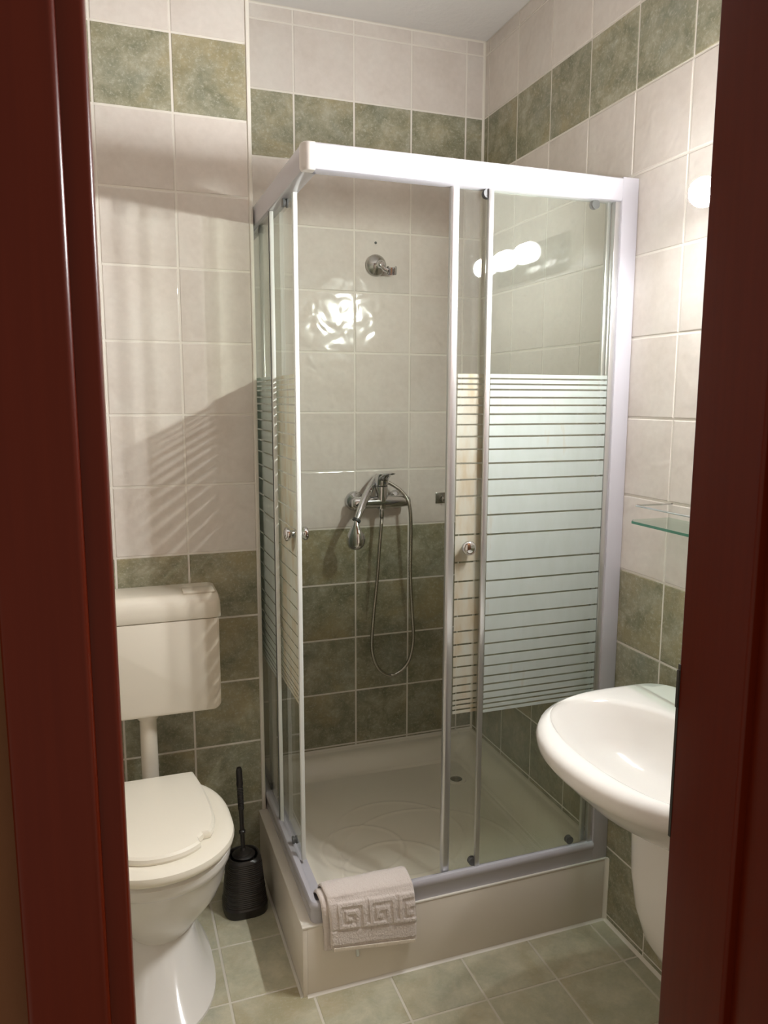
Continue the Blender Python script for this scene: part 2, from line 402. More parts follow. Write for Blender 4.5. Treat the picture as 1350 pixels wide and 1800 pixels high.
obj('side_panel', box((PX, PY, 0), (PX+0.012, YT-0.0005, PZ-0.004), 0.001), 'plinth_panel', pt)
le = bmesh.new(); box((PX-0.001, PY-0.001, PZ-0.004), (-0.0005, -0.8555, PZ+0.002), 0.0016, bm=le); box((PX-0.001, -0.857, PZ-0.004), (-0.8495, YT-0.0005, PZ+0.002), 0.0016, bm=le)
obj('ledge', le, 'caulk', pt)
obj('access_catch', box((-0.743, PY-0.006, 0.080), (-0.735, PY, 0.118), 0.0015), 'chrome', pt)

# ------------------------------------------------------------------ shower enclosure
XO, YO = -0.853, -0.864       # outer faces of the rails
Z0, Z1, Z2 = 0.189, 1.948, 2.003
en = thing('shower_enclosure', 'corner shower enclosure with lilac-white rails and striped sliding glass doors', 'shower enclosure', (-0.43, -0.43, Z0))
def lpath(r, xo, yo, xend, yend):
    """right wall -> rounded corner -> towards the back wall: list of (x,y,nx,ny)"""
    P = [(xend, yo, 0, -1)]
    for k in range(9):
        a = R(270-90*k/8); P.append((xo+r+r*cos(a), yo+r+r*sin(a), cos(a), sin(a)))
    P.append((xo, yend, -1, 0)); return P
def sweep(prof, path): return loft([[(x+nx*n, y+ny*n, z) for n, z in prof] for x, y, nx, ny in path])
prof = [(0.0, Z0), (0.0, 0.221), (0.002, 0.2245), (0.0035, 0.231), (0.003, 0.2385), (-0.001, 0.2435), (-0.009, 0.2445), (-0.015, 0.241), (-0.017, 0.234), (-0.017, 0.224), (-0.040, 0.224), (-0.040, Z0)]
obj('bottom_rail', sweep(prof, lpath(0.018, XO, YO+0.001, -0.046, -0.046)), 'lilac_enamel', en)
tp = [(-0.003, Z1+0.002), (0.0, Z1+0.008), (0.0, Z2-0.003), (-0.003, Z2), (-0.036, Z2), (-0.038, Z2-0.003), (-0.038, Z1+0.004), (-0.036, Z1), (-0.008, Z1)]
obj('top_rail', sweep(tp, [(-0.048, YO, 0, -1), (XO+0.026, YO, 0, -1)]), 'lilac_enamel', en)
obj('top_rail', sweep(tp, [(XO, YO+0.026, -1, 0), (XO, -0.048, -1, 0)]), 'lilac_enamel', en)
def cap_ring(d, z):
    r = 0.018-d
    return [(XO+0.018+r*cos(R(180+90*k/8)), YO+0.018+r*sin(R(180+90*k/8)), z) for k in range(9)] + [(XO+0.0275, YO+d, z), (XO+0.0275, YO+0.0275, z), (XO+d, YO+0.0275, z)]
obj('corner_cap', loft([cap_ring(0.003, Z1-0.001), cap_ring(0.0, Z1+0.003), cap_ring(-0.001, Z1+0.006), cap_ring(-0.001, Z2-0.002), cap_ring(0.002, Z2+0.001)]), 'cap_plastic', en)
obj('wall_post', box((-0.048, YO, Z0), (-0.0005, YO+0.040, 2.006), 0.0025), 'lilac_enamel', en)
obj('wall_post', box((XO, -0.048, Z0), (XO+0.040, -0.0005, 2.006), 0.0025), 'lilac_enamel', en)
obj('channel', box((-0.063, YO+0.006, 0.2245), (-0.047, YO+0.020, Z1), 0.001), 'aluminium', en)
obj('channel', box((XO+0.006, -0.063, 0.2245), (XO+0.020, -0.047, Z1), 0.001), 'aluminium', en)
BL = [1.525, 1.514, 1.501, 1.488, 1.469, 1.45, 1.429, 1.404, 1.375, 1.344, 1.31, 1.27, 1.229, 1.182, 1.133, 1.064, 1.015, 0.97, 0.926, 0.886, 0.852, 0.821, 0.793, 0.766, 0.744, 0.724, 0.705, 0.692, 0.679, 0.669]
def bands(glass_o, f, a, b_, mat='frosted_print'):
    """printed bands on the outer face of a pane; f(s, off, z) -> corner"""
    for i in range(len(BL)-1):
        zt = BL[i]-(0.0022 if i else 0); zb = BL[i+1]+(0.0022 if i < len(BL)-2 else 0)
        lo, hi = f(a, 0.0001, zb), f(b_, 0.0007, zt)
        obj('frosted_band', box(lo, hi), mat, glass_o, smooth=False)
GT = 0.0025
# front side: fixed pane and sliding door
FY, DY = -0.8525, -0.8365
pane = obj('fixed_pane', box((-0.405, FY-GT, 0.224), (-0.052, FY+GT, 1.955)), 'clear_glass', en, False)
bands(pane, lambda s, o, z: (s, FY-GT-o, z), -0.395, -0.064)
obj('edge_seal', box((-0.410, FY-0.005, 0.226), (-0.3965, FY+0.005, Z1), 0.002), 'aluminium', pane)
dor = obj('sliding_door', box((-0.486, DY-GT, 0.236), (-0.070, DY+GT, 1.957)), 'clear_glass', en, False)
bands(dor, lambda s, o, z: (s, DY-GT-o, z), -0.474, -0.078, 'limescaled_print')
pf = prism(arcpts(-0.494, DY-0.003, 0.006, 180, 270, 4) + arcpts(-0.483, DY-0.005, 0.004, 270, 360, 4) + [(-0.4775, DY-0.004), (-0.4775, DY+0.004)] + arcpts(-0.494, DY+0.003, 0.006, 90, 180, 4), 'z', 0.236, 1.952)
obj('edge_profile', pf, 'aluminium', dor)
obj('rear_profile', box((-0.074, DY-0.005, 0.238), (-0.062, DY+0.005, 1.952), 0.001), 'aluminium', dor)
def knob(c, d, parent):
    pf = [(0.0, 0.0), (0.010, 0.0), (0.0105, 0.010), (0.013, 0.014), (0.0175, 0.017), (0.018, 0.0225), (0.017, 0.0255), (0.0145, 0.0272), (0.0135, 0.0268), (0.011, 0.0282), (0.006, 0.0296), (0.0, 0.0301)]
    k = obj('knob', lathe(pf, c, d, 26), 'chrome', parent); k['label'] = 'round chrome knob'
knob((-0.4455, DY-GT, 1.103), (0, -1, 0), dor); knob((-0.4455, DY+GT, 1.103), (0, 1, 0), dor)
def roller(c, d, parent, r=0.011):
    b = lathe([(0, 0), (r, 0), (r, 0.004), (r*0.8, 0.0055), (r*0.8, 0.0085), (r, 0.010), (r, 0.013), (0, 0.013)], c, d, 20)
    obj('roller', b, 'roller_plastic', parent)
for xx in (-0.413, -0.115): roller((xx, DY-0.0155, 0.255), (0, 1, 0), dor); 
for xx in (-0.41, -0.115): roller((xx, DY-0.0155, 1.938), (0, 1, 0), dor)
# left side
FX, DX = XO+0.0115, XO+0.0275
pane = obj('fixed_pane', box((FX-GT, -0.462, 0.224), (FX+GT, -0.052, 1.955)), 'clear_glass', en, False)
bands(pane, lambda s, o, z: (FX-GT-o, s, z), -0.452, -0.064)
obj('edge_seal', box((FX-0.005, -0.470, 0.226), (FX+0.005, -0.458, Z1), 0.002), 'seal', pane)
obj('rubber_lip', box((FX-0.0065, -0.4600, 0.226), (FX-0.005, -0.4555, Z1)), 'dark_seal', pane)
dor2 = obj('sliding_door', box((DX-GT, -0.656, 0.236), (DX+GT, -0.235, 1.957)), 'clear_glass', en, False)
bands(dor2, lambda s, o, z: (DX-GT-o, s, z), -0.646, -0.243, 'limescaled_print')
obj('edge_profile', box((DX-0.005, -0.668, 0.236), (DX+0.006, -0.655, 1.952), 0.002), 'seal', dor2)
obj('rear_profile', box((DX-0.005, -0.240, 0.238), (DX+0.005, -0.228, 1.952), 0.001), 'aluminium', dor2)
knob((DX-GT, -0.632, 1.122), (-1, 0, 0), dor2); knob((DX+GT, -0.632, 1.122), (1, 0, 0), dor2)
for yy in (-0.60, -0.285): roller((DX-0.0155, yy, 0.258), (1, 0, 0), dor2); roller((DX-0.0155, yy, 1.938), (1, 0, 0), dor2)

# ------------------------------------------------------------------ mixer, hand shower, hose, holder
MX, MZ, MY = -0.394, 1.113, -0.062
mx = thing('shower_mixer', 'chrome lever shower mixer on the tiled back wall inside the shower', 'mixer tap', (MX, 0, MZ))
for s in (-1, 1):
    obj('escutcheon', lathe([(0, 0.0005), (0.034, 0.0005), (0.034, 0.004), (0.028, 0.014), (0.017, 0.022), (0.014, 0.030), (0.014, 0.05), (0, 0.05)], (MX+s*0.078, 0, MZ), (0, -1, 0), 28), 'chrome', mx)
bd = lathe([(0, -0.106), (0.013, -0.104), (0.019, -0.094), (0.0205, -0.07), (0.021, -0.03), (0.022, 0), (0.021, 0.03), (0.0205, 0.07), (0.019, 0.094), (0.013, 0.104), (0, 0.106)], (MX, MY, MZ), (1, 0, 0), 28)
join(bd, lathe([(0, -0.022), (0.018, -0.021), (0.0215, -0.012), (0.022, 0.01), (0.022, 0.052), (0.0210, 0.056), (0, 0.056)], (MX, MY, MZ), (0, -0.06, 1), 28))
obj('body', bd, 'chrome', mx)
# lever: a sloping cap and a tongue reaching forwards
rings = []
for z, rx, ry, oy in ((0.058, 0.0205, 0.0205, 0), (0.060, 0.0225, 0.0225, 0), (0.078, 0.0230, 0.0235, -0.001), (0.092, 0.0225, 0.026, -0.006), (0.099, 0.019, 0.024, -0.012), (0.102, 0.010, 0.014, -0.016), (0.1025, 0.002, 0.003, -0.017)):
    rings.append([(MX+rx*cos(2*pi*k/28), MY-0.006+oy+ry*sin(2*pi*k/28), MZ+z) for k in range(28)])
lc = loft(rings)
ld = Vector((0.04, -1, 0)).normalized(); ls = Vector((-ld.y, ld.x, 0)); rings = []
for s, w, z, t in ((0.0, 0.018, 0.082, 0.012), (0.022, 0.0185, 0.086, 0.012), (0.038, 0.0165, 0.094, 0.009), (0.056, 0.0145, 0.102, 0.006), (0.078, 0.0135, 0.1055, 0.0045), (0.094, 0.0115, 0.1065, 0.0040), (0.100, 0.006, 0.1065, 0.0025)):
    c = Vector((MX, MY-0.006, MZ+z)) + ld*s
    rings.append([c+ls*w*cos(a)+Vector((0, 0, t*sin(a))) for a in [2*pi*k/14 for k in range(14)]])
join(lc, loft(rings)); lev = obj('lever', lc, 'chrome', mx)
obj('temperature_dot', lathe([(0, 0), (0.0035, 0), (0.0035, 0.0015), (0, 0.002)], (MX+0.003, MY-0.0300, MZ+0.068), (0.1, -1, 0), 14), 'dark_seal', lev)
obj('outlet', lathe([(0, 0), (0.011, 0), (0.012, -0.010), (0.009, -0.012), (0.009, -0.026), (0.0075, -0.034), (0, -0.034)], (MX+0.002, MY, MZ-0.018), (0, 0, 1), 20), 'chrome', mx)

hs = thing('hand_shower', 'chrome hand shower hooked behind the mixer lever, head hanging down left', 'shower head', (-0.47, -0.10, 1.10))
hp = [(-0.394, -0.024, 1.200), (-0.425, -0.050, 1.170), (-0.458, -0.084, 1.133), (-0.486, -0.114, 1.095), (-0.503, -0.130, 1.066)]
obj('handle', tube(hp, lambda t: 0.0098+0.0046*sin(pi*min(1, t*1.05)), 16, 8), 'chrome', hs)
obj('collar', tube([(-0.503, -0.130, 1.068), (-0.507, -0.132, 1.062)], 0.0145, 18), 'dark_seal', hs)
hd = []
ax = Vector((-0.10, -0.10, -1)).normalized(); fn = Vector((0.62, 0.55, -0.05)).normalized(); fn = (fn-ax*fn.dot(ax)).normalized(); sd = ax.cross(fn)
c0 = Vector((-0.506, -0.131, 1.064))
for s, w, t in ((0, 0.008, 0.008), (0.012, 0.011, 0.010), (0.028, 0.020, 0.015), (0.048, 0.029, 0.019), (0.066, 0.032, 0.020), (0.082, 0.029, 0.018), (0.093, 0.020, 0.013), (0.0975, 0.008, 0.005)):
    c = c0+ax*s
    hd.append([c+sd*w*cos(a)+fn*(t*sin(a) if sin(a) < 0 else t*0.35*sin(a)) for a in [2*pi*k/24 for k in range(24)]])
obj('head', loft(hd), 'chrome', hs)
obj('spray_ring', lathe([(0.024, 0.0), (0.0335, 0.0), (0.0345, 0.004), (0.033, 0.008), (0.024, 0.009)], c0+ax*0.064+fn*0.004, fn, 28), 'chrome', hs)
obj('spray_face', lathe([(0, 0.0), (0.026, 0.0), (0.026, 0.010), (0, 0.0115)], c0+ax*0.064+fn*0.004, fn, 28), 'dark_seal', hs)

hose = [(-0.394, -0.024, 1.200), (-0.368, -0.026, 1.183), (-0.322, -0.062, 1.150), (-0.300, -0.085, 1.105), (-0.292, -0.085, 1.02), (-0.284, -0.062, 0.86), (-0.270, -0.045, 0.72), (-0.262, -0.040, 0.60), (-0.282, -0.038, 0.515), (-0.335, -0.036, 0.474), (-0.390, -0.038, 0.500), (-0.420, -0.042, 0.575), (-0.420, -0.050, 0.68), (-0.407, -0.058, 0.84), (-0.398, MY, 0.98), (MX+0.002, MY, 1.05), (MX+0.002, MY, 1.064)]
ho = tag(obj('shower_hose', tube(catmull(hose, 26), 0.0066, 10, 0, -0.12), 'hose_metal'), 'ribbed metal shower hose hanging in a long loop below the mixer', 'hose')

hl = thing('shower_head_holder', 'small round chrome wall bracket for a shower head, high on the back wall', 'bracket', (-0.394, 0, 1.909))
obj('rosette', lathe([(0, 0.0005), (0.036, 0.0005), (0.036, 0.006), (0.031, 0.013), (0.019, 0.021), (0.012, 0.026), (0.0, 0.027)], (-0.394, 0, 1.909), (0, -1, 0), 32), 'dull_chrome', hl)
obj('swivel', lathe([(0, 0.02), (0.012, 0.021), (0.015, 0.030), (0.013, 0.042), (0.008, 0.047), (0, 0.048)], (-0.390, 0, 1.909), (0.06, -1, 0), 22), 'chrome', hl)
ck = [( -0.352+0.017*cos(R(a)), -0.045+0.017*sin(R(a))) for a in range(-60, 211, 18)] ; ck2 = [(-0.352+0.0135*cos(R(a)), -0.045+0.0135*sin(R(a))) for a in range(210, -61, -18)]
cl = prism(ck+ck2, 'z', 1.876, 1.901)
join(cl, tube([(-0.388, -0.040, 1.905), (-0.378, -0.043, 1.892), (-0.366, -0.046, 1.888)], 0.008, 12)); obj('clip', cl, 'chrome', hl)
tag(obj('wall_plug', lathe([(0, 0.0003), (0.0045, 0.0003), (0.0045, 0.001), (0.0, 0.0012)], (-0.394, 0, 1.983), (0, -1, 0), 14), 'dark_seal'), 'tiny dark screw hole above the round chrome bracket', 'wall plug')
hk = thing('hook_plate', 'small square metal hook plate on the back wall beside the glass door edge', 'hook', (-0.143, 0, 1.11))
obj('plate', box((-0.164, -0.003, 1.090), (-0.122, -0.0003, 1.129), 0.001), 'dull_chrome', hk)
obj('hook', tube([(-0.140, -0.003, 1.118), (-0.140, -0.014, 1.111), (-0.140, -0.016, 1.099), (-0.140, -0.022, 1.099), (-0.140, -0.024, 1.107)], 0.003, 8, 4), 'dull_chrome', hk)

# ------------------------------------------------------------------ toilet
TX = -1.2
to = thing('toilet', 'cream-seated white ceramic toilet standing on the tiled floor by the door frame', 'toilet', (TX, -0.65, 0))
def egg(w, yb, yf, z, n=48, sq=2.3, cx=TX, split=0.58):
    """closed outline, widest nearer the front; yf < yb"""
    ym = yb+(yf-yb)*split; pts = []
    for k in range(n):
        a = 2*pi*k/n; c, s = cos(a), sin(a)
        e = 2/sq if s < 0 else 2/(sq+0.6)
        x = w*math.copysign(abs(c)**e, c); L = (yb-ym) if s > 0 else (ym-yf)
        pts.append((cx+x, ym+L*math.copysign(abs(s)**e, s), z))
    return pts
E2 = lambda w, yb, yf, z: egg(w, yb, yf, z, sq=2.05)
bowl = loft([E2(0.080, -0.47, -0.735, 0.118), E2(0.083, -0.465, -0.738, 0.132), E2(0.100, -0.46, -0.752, 0.155), E2(0.124, -0.45, -0.780, 0.190), E2(0.148, -0.445, -0.815, 0.235), E2(0.162, -0.44, -0.838, 0.280), E2(0.170, -0.435, -0.852, 0.325), E2(0.173, -0.432, -0.857, 0.332), E2(0.1765, -0.43, -0.862, 0.336), E2(0.178, -0.43, -0.866, 0.350), E2(0.178, -0.43, -0.868, 0.364), E2(0.172, -0.434, -0.862, 0.371), E2(0.130, -0.50, -0.81, 0.372), E2(0.122, -0.51, -0.80, 0.362), E2(0.10, -0.52, -0.77, 0.28), E2(0.05, -0.56, -0.68, 0.20)])
obj('bowl', bowl, 'ceramic', to)
foot = loft([E2(0.128, -0.42, -0.893, 0.0), E2(0.128, -0.42, -0.893, 0.008), E2(0.118, -0.425, -0.875, 0.020), E2(0.104, -0.43, -0.838, 0.045), E2(0.093, -0.44, -0.795, 0.080), E2(0.086, -0.45, -0.762, 0.108), E2(0.083, -0.46, -0.745, 0.130), E2(0.078, -0.465, -0.735, 0.140)])
obj('foot', foot, 'ceramic', to)
seat = loft([E2(0.168, -0.460, -0.862, 0.3745), E2(0.177, -0.452, -0.874, 0.3775), E2(0.1835, -0.447, -0.884, 0.386), E2(0.1855, -0.445, -0.887, 0.396), E2(0.1835, -0.447, -0.8845, 0.406), E2(0.176, -0.453, -0.874, 0.4125), E2(0.164, -0.463, -0.859, 0.4150), E2(0.145, -0.480, -0.84, 0.4155), E2(0.11, -0.53, -0.79, 0.411), E2(0.108, -0.53, -0.788, 0.380)])
obj('seat', seat, 'seat_plastic', to)
# lid with straight back, rounded front and a broken notch
def lid_out(d, z):
    P = []; yb, yf, w0, w1 = -0.452+d, -0.850-d, 0.112+d, 0.140+d
    n = 40; ym = -0.69
    P.append((TX-w0, yb)); P.append((TX-w0*0.5, yb)); P.append((TX, yb)); P.append((TX+w0*0.5, yb)); P.append((TX+w0, yb))
    for k in range(1, 7):
        t = k/6; P.append((TX+w0+(w1-w0)*sin(t*pi/2), yb+(ym-yb)*t))
    for k in range(1, n):
        a = pi*k/n; e = 2/2.15
        x, y = w1*math.copysign(abs(cos(a))**e, cos(a)), (ym-yf)*abs(sin(a))**e
        if 0.62 < a < 0.84: x *= 0.90; y *= 0.90
        P.append((TX+x, ym-y))
    for k in range(6, 0, -1):
        t = k/6; P.append((TX-w0-(w1-w0)*sin(t*pi/2), yb+(ym-yb)*t))
    return [(p[0], p[1], z) for p in P]
obj('lid', loft([lid_out(-0.010, 0.4150), lid_out(-0.002, 0.4160), lid_out(0.0, 0.422), lid_out(-0.002, 0.430), lid_out(-0.008, 0.4345), lid_out(-0.030, 0.4368), lid_out(-0.06, 0.4375)]), 'seat_plastic', to, ang=30)
for s in (-1, 1):
    hb = bmesh.new(); join(hb, tube([(TX+s*0.075-0.02, -0.440, 0.408), (TX+s*0.075+0.02, -0.440, 0.408)], 0.010, 14)); box((TX+s*0.075-0.014, -0.452, 0.370), (TX+s*0.075+0.014, -0.432, 0.404), 0.002, bm=hb)
    obj('hinge', hb, 'seat_plastic', to)

# ------------------------------------------------------------------ cistern on the wall
ci = thing('toilet_cistern', 'boxy off-white plastic cistern mounted on the wall above the toilet', 'cistern', (TX, YT, 0.59))
def rrect(x0, x1, z0, z1, rb, rt_, n=6):
    P = []
    for cx, cz, r, a0 in ((x1-rt_, z1-rt_, rt_, 0), (x0+rt_, z1-rt_, rt_, 90), (x0+rb, z0+rb, rb, 180), (x1-rb, z0+rb, rb, 270)):
        P += [(cx+r*cos(R(a0+90*k/n)), cz+r*sin(R(a0+90*k/n))) for k in range(n+1)]
    return P
CX0, CX1, CY = -1.402, -0.998, -0.432
def cring(y, d, z0, z1, rb, rt_): return [(p[0], y, p[1]) for p in rrect(CX0+d, CX1-d, z0+d, z1-d*0, rb, rt_)]
tk = loft([cring(YT-0.0005, 0.006, 0.592, 0.862, 0.022, 0.004), cring(CY+0.012, 0.003, 0.592, 0.862, 0.024, 0.004), cring(CY+0.004, 0.004, 0.592, 0.862, 0.024, 0.004), cring(CY, 0.010, 0.592, 0.861, 0.022, 0.004)])
obj('tank', tk, 'cistern_plastic', ci)
# cover: profile with a rolled front edge, rounded ends
prof = [(YT-0.0005, 0.864)] + [(CY-0.001, 0.864), (CY-0.003, 0.867), (CY-0.003, 0.885)] + [(CY+0.030-0.033*cos(R(a)), 0.895+0.036*sin(R(a))) for a in (0, 15, 30, 45, 60, 75, 90)] + [(-0.37, 0.932), (YT-0.0005, 0.932)]
rings = []
for xx, k, dz in ((CX0-0.002, 0.86, 0.014), (CX0+0.002, 0.94, 0.005), (CX0+0.010, 0.985, 0.0015), (CX0+0.022, 1, 0), (CX1-0.022, 1, 0), (CX1-0.010, 0.985, 0.0015), (CX1-0.002, 0.94, 0.005), (CX1+0.002, 0.86, 0.014)):
    rings.append([(xx, YT-0.0005+(p[0]-YT+0.0005)*(0.5+0.5*k) if k < 1 else p[0], 0.864+(p[1]-0.864)*(1-dz/0.068)) for p in prof])
obj('tank_cover', loft(rings), 'cistern_plastic', ci)
bt = obj('flush_button', box((-1.095, -0.412, 0.929), (-1.008, -0.352, 0.937), 0.003, 3), 'cistern_plastic', ci)
fp = obj('flush_pipe', tube([(TX, -0.362, 0.594), (TX, -0.362, 0.50), (TX, -0.364, 0.41), (TX, -0.372, 0.37), (TX, -0.395, 0.343), (TX, -0.436, 0.335)], 0.0235, 24, 5), 'cistern_plastic', ci)
obj('collar', lathe([(0.022, -0.026), (0.029, -0.026), (0.031, -0.018), (0.031, 0.0), (0.022, 0.0)], (TX, -0.362, 0.595), (0, 0, 1), 26), 'cistern_plastic', fp)

# ------------------------------------------------------------------ toilet brush
BX, BY = -0.957, -0.470
bh = thing('toilet_brush_holder', 'black rippled plastic toilet brush holder on the floor beside the plinth', 'brush holder', (BX, BY, 0))
def sqr(w, z, e=3.2, n=44, dx=0, amp=0):
    P = []
    for k in range(n):
        a = 2*pi*k/n; c, s = cos(a), sin(a); f = w*(1+amp*(noise.noise(Vector((3*c, 3*s, z*160)))))
        P.append((BX+dx+f*math.copysign(abs(c)**(2/e), c), BY+f*math.copysign(abs(s)**(2/e), s), z))
    return P
rg = [sqr(0.062, 0), sqr(0.0635, 0.004), sqr(0.0635, 0.024), sqr(0.061, 0.028)]
for k in range(46):
    t = k/45; rg.append(sqr(0.0605-0.0125*t+0.0011*(k % 2), 0.030+0.125*t, 3.0, amp=0.022))
rg += [sqr(0.0475, 0.159), sqr(0.043, 0.164, 2.6), sqr(0.040, 0.164, 2.4), sqr(0.037, 0.158, 2.3), sqr(0.034, 0.12, 2.2)]
obj('cup', loft(rg), 'black_plastic', bh, ang=25)
tb = thing('toilet_brush', 'black toilet brush with ribbed handle standing in its holder', 'brush', (BX, BY, 0.13))
hx = Vector((-0.022, 0.012, 1)).normalized()
pr2 = [(0, 0.0), (0.030, 0.0), (0.030, 0.018), (0.024, 0.030), (0.010, 0.036), (0.0065, 0.042), (0.0062, 0.085), (0.0095, 0.088), (0.0095, 0.094), (0.0062, 0.097), (0.0068, 0.155), (0.0085, 0.160)]
for k in range(14): pr2 += [(0.0092, 0.163+k*0.0048), (0.0078, 0.1654+k*0.0048)]
pr2 += [(0.0095, 0.232), (0.0100, 0.240), (0.0088, 0.246), (0.0092, 0.252), (0.0088, 0.278), (0.0065, 0.286), (0, 0.288)]
obj('handle', lathe(pr2, (BX, BY, 0.142), hx, 18), 'black_plastic', tb, ang=25)
obj('lid_disc', lathe([(0, 0.001), (0.032, 0.001), (0.033, 0.006), (0.026, 0.011), (0.010, 0.014), (0, 0.0145)], (BX, BY, 0.1585), (0, 0, 1), 26), 'black_plastic', tb)

# ------------------------------------------------------------------ wash basin with semi-pedestal
WY = -1.36; RZ = 0.785
wb = thing('wash_basin', 'white ceramic wash basin hung on the tiled right wall', 'wash basin', (0, WY, RZ))
def bas(dep, hw, z, n=56, xb=-0.0015, e=2.5):
    """outline: straight back along the wall, rounded front"""
    P = []; xm = -0.19*dep/0.485
    for k in range(n):
        a = 2*pi*k/n; c, s = cos(a), sin(a)
        if c < 0: x = xm+(dep+xm)*(-abs(c)**(2/2.15)); y = hw*math.copysign(abs(s)**(2/2.15), s)
        else: x = xm+(xb-xm)*abs(c)**(2/6.0); y = hw*(0.93+0.07*abs(s))*math.copysign(abs(s)**(2/5.0), s)
        P.append((x, WY+y, z))
    return P
def inn(dep0, dep1, hw, z, n=56):
    """bowl outline between x=-dep1 (front) and x=-dep0 (back)"""
    xm = -(dep0+dep1)/2-0.02; P = []
    for k in range(n):
        a = 2*pi*k/n; c, s = cos(a), sin(a)
        x = xm + ((-dep1-xm) if c < 0 else -(-dep0-xm)*-1)*abs(c)**(2/2.2)
        P.append((x, WY+hw*math.copysign(abs(s)**(2/2.2), s), z))
    return P
rings = [bas(0.10, 0.085, 0.580), bas(0.19, 0.12, 0.582), bas(0.27, 0.155, 0.600), bas(0.345, 0.205, 0.634), bas(0.405, 0.245, 0.675), bas(0.445, 0.273, 0.712), bas(0.466, 0.288, 0.733), bas(0.474, 0.294, 0.740), bas(0.483, 0.300, 0.752), bas(0.486, 0.302, 0.768), bas(0.481, 0.299, 0.780), bas(0.470, 0.292, RZ)]
A, B = bas(0.470, 0.292, RZ), inn(0.125, 0.432, 0.258, RZ)
for t, dz in ((0.25, 0.0016), (0.5, 0.0020), (0.75, 0.0014), (0.92, -0.0002), (1.0, -0.0030)):
    rings.append([(p[0]+(q[0]-p[0])*t, p[1]+(q[1]-p[1])*t, RZ+dz) for p, q in zip(A, B)])
rings += [inn(0.129, 0.427, 0.252, RZ-0.010), inn(0.135, 0.415, 0.233, RZ-0.035), inn(0.142, 0.390, 0.205, RZ-0.075), inn(0.155, 0.350, 0.160, RZ-0.110), inn(0.18, 0.30, 0.09, RZ-0.130), inn(0.215, 0.265, 0.025, RZ-0.136)]
obj('bowl', loft(rings), 'ceramic', wb, ang=50)
def ped(dep, hw, z, n=36):
    P = []
    for k in range(n):
        a = 2*pi*k/n; c, s = cos(a), sin(a); ex = 2/2.8
        if c < 0: x = -dep*0.45-dep*0.55*abs(c)**ex; y = hw*math.copysign(abs(s)**ex, s)
        else: x = -dep*0.45+(dep*0.45-0.0015)*abs(c)**(2/6); y = hw*math.copysign(abs(s)**(2/5), s)
        P.append((x, WY+y, z))
    return P
spd = loft([ped(0.06, 0.040, 0.192), ped(0.10, 0.060, 0.198), ped(0.155, 0.086, 0.222), ped(0.195, 0.102, 0.260), ped(0.228, 0.115, 0.310), ped(0.252, 0.124, 0.380), ped(0.265, 0.129, 0.460), ped(0.272, 0.131, 0.606)])
tag(obj('semi_pedestal', spd, 'ceramic'), 'white ceramic pedestal cover on the wall beneath the wash basin', 'pedestal')
tapb = thing('basin_tap', 'chrome single-lever tap on the back ledge of the wash basin', 'tap', (-0.07, WY, RZ))
tpb = lathe([(0, 0), (0.026, 0), (0.026, 0.006), (0.021, 0.012), (0.021, 0.075), (0.023, 0.085), (0.018, 0.10), (0, 0.104)], (-0.07, WY, RZ), (0, 0, 1), 24)
join(tpb, tube([(-0.075, WY, RZ+0.045), (-0.13, WY, RZ+0.060), (-0.175, WY, RZ+0.055), (-0.182, WY, RZ+0.035)], 0.013, 14, 5)); obj('body', tpb, 'chrome', tapb)
obj('lever', tube([(-0.07, WY, RZ+0.098), (-0.10, WY, RZ+0.118), (-0.15, WY, RZ+0.135)], lambda t: 0.011-0.005*t, 12, 5), 'chrome', tapb)

# ------------------------------------------------------------------ glass shelf
SY0, SY1, SZ = -1.040, -1.640, 1.181
sh = thing('glass_shelf', 'green-edged glass shelf with a thin chrome rail on the right wall', 'shelf', (0, WY, SZ))
pn = obj('pane', prism([(-0.002, SY0), (-0.105, SY0)] + [(-0.122, SY0-0.017), (-0.122, SY1+0.017)] + [(-0.105, SY1), (-0.002, SY1)], 'z', SZ-0.003, SZ+0.003), 'shelf_glass', sh, False)
obj('polished_edge', prism([(-0.1055, SY0+0.0006), (-0.1226, SY0-0.0168), (-0.1226, SY1+0.0168), (-0.1218, SY1+0.0168), (-0.1218, SY0-0.0168), (-0.1050, SY0)], 'z', SZ-0.003, SZ+0.003), 'glass_edge', pn, False)
obj('guard_rail', tube([(-0.0005, SY0-0.008, SZ+0.037), (-0.098, SY0-0.002, SZ+0.037), (-0.106, SY0-0.010, SZ+0.037), (-0.106, SY1+0.010, SZ+0.037), (-0.098, SY1+0.002, SZ+0.037), (-0.0005, SY1+0.008, SZ+0.037)], 0.0022, 8), 'chrome', sh)
for yy in (-1.30, -1.42):
    br_ = box((-0.030, yy-0.010, SZ-0.010), (-0.0005, yy+0.010, SZ+0.010), 0.002); join(br_, tube([(-0.02, yy, SZ+0.005), (-0.02, yy, SZ+0.037), (-0.106, yy, SZ+0.037)], 0.002, 8)); obj('bracket', br_, 'chrome', sh)

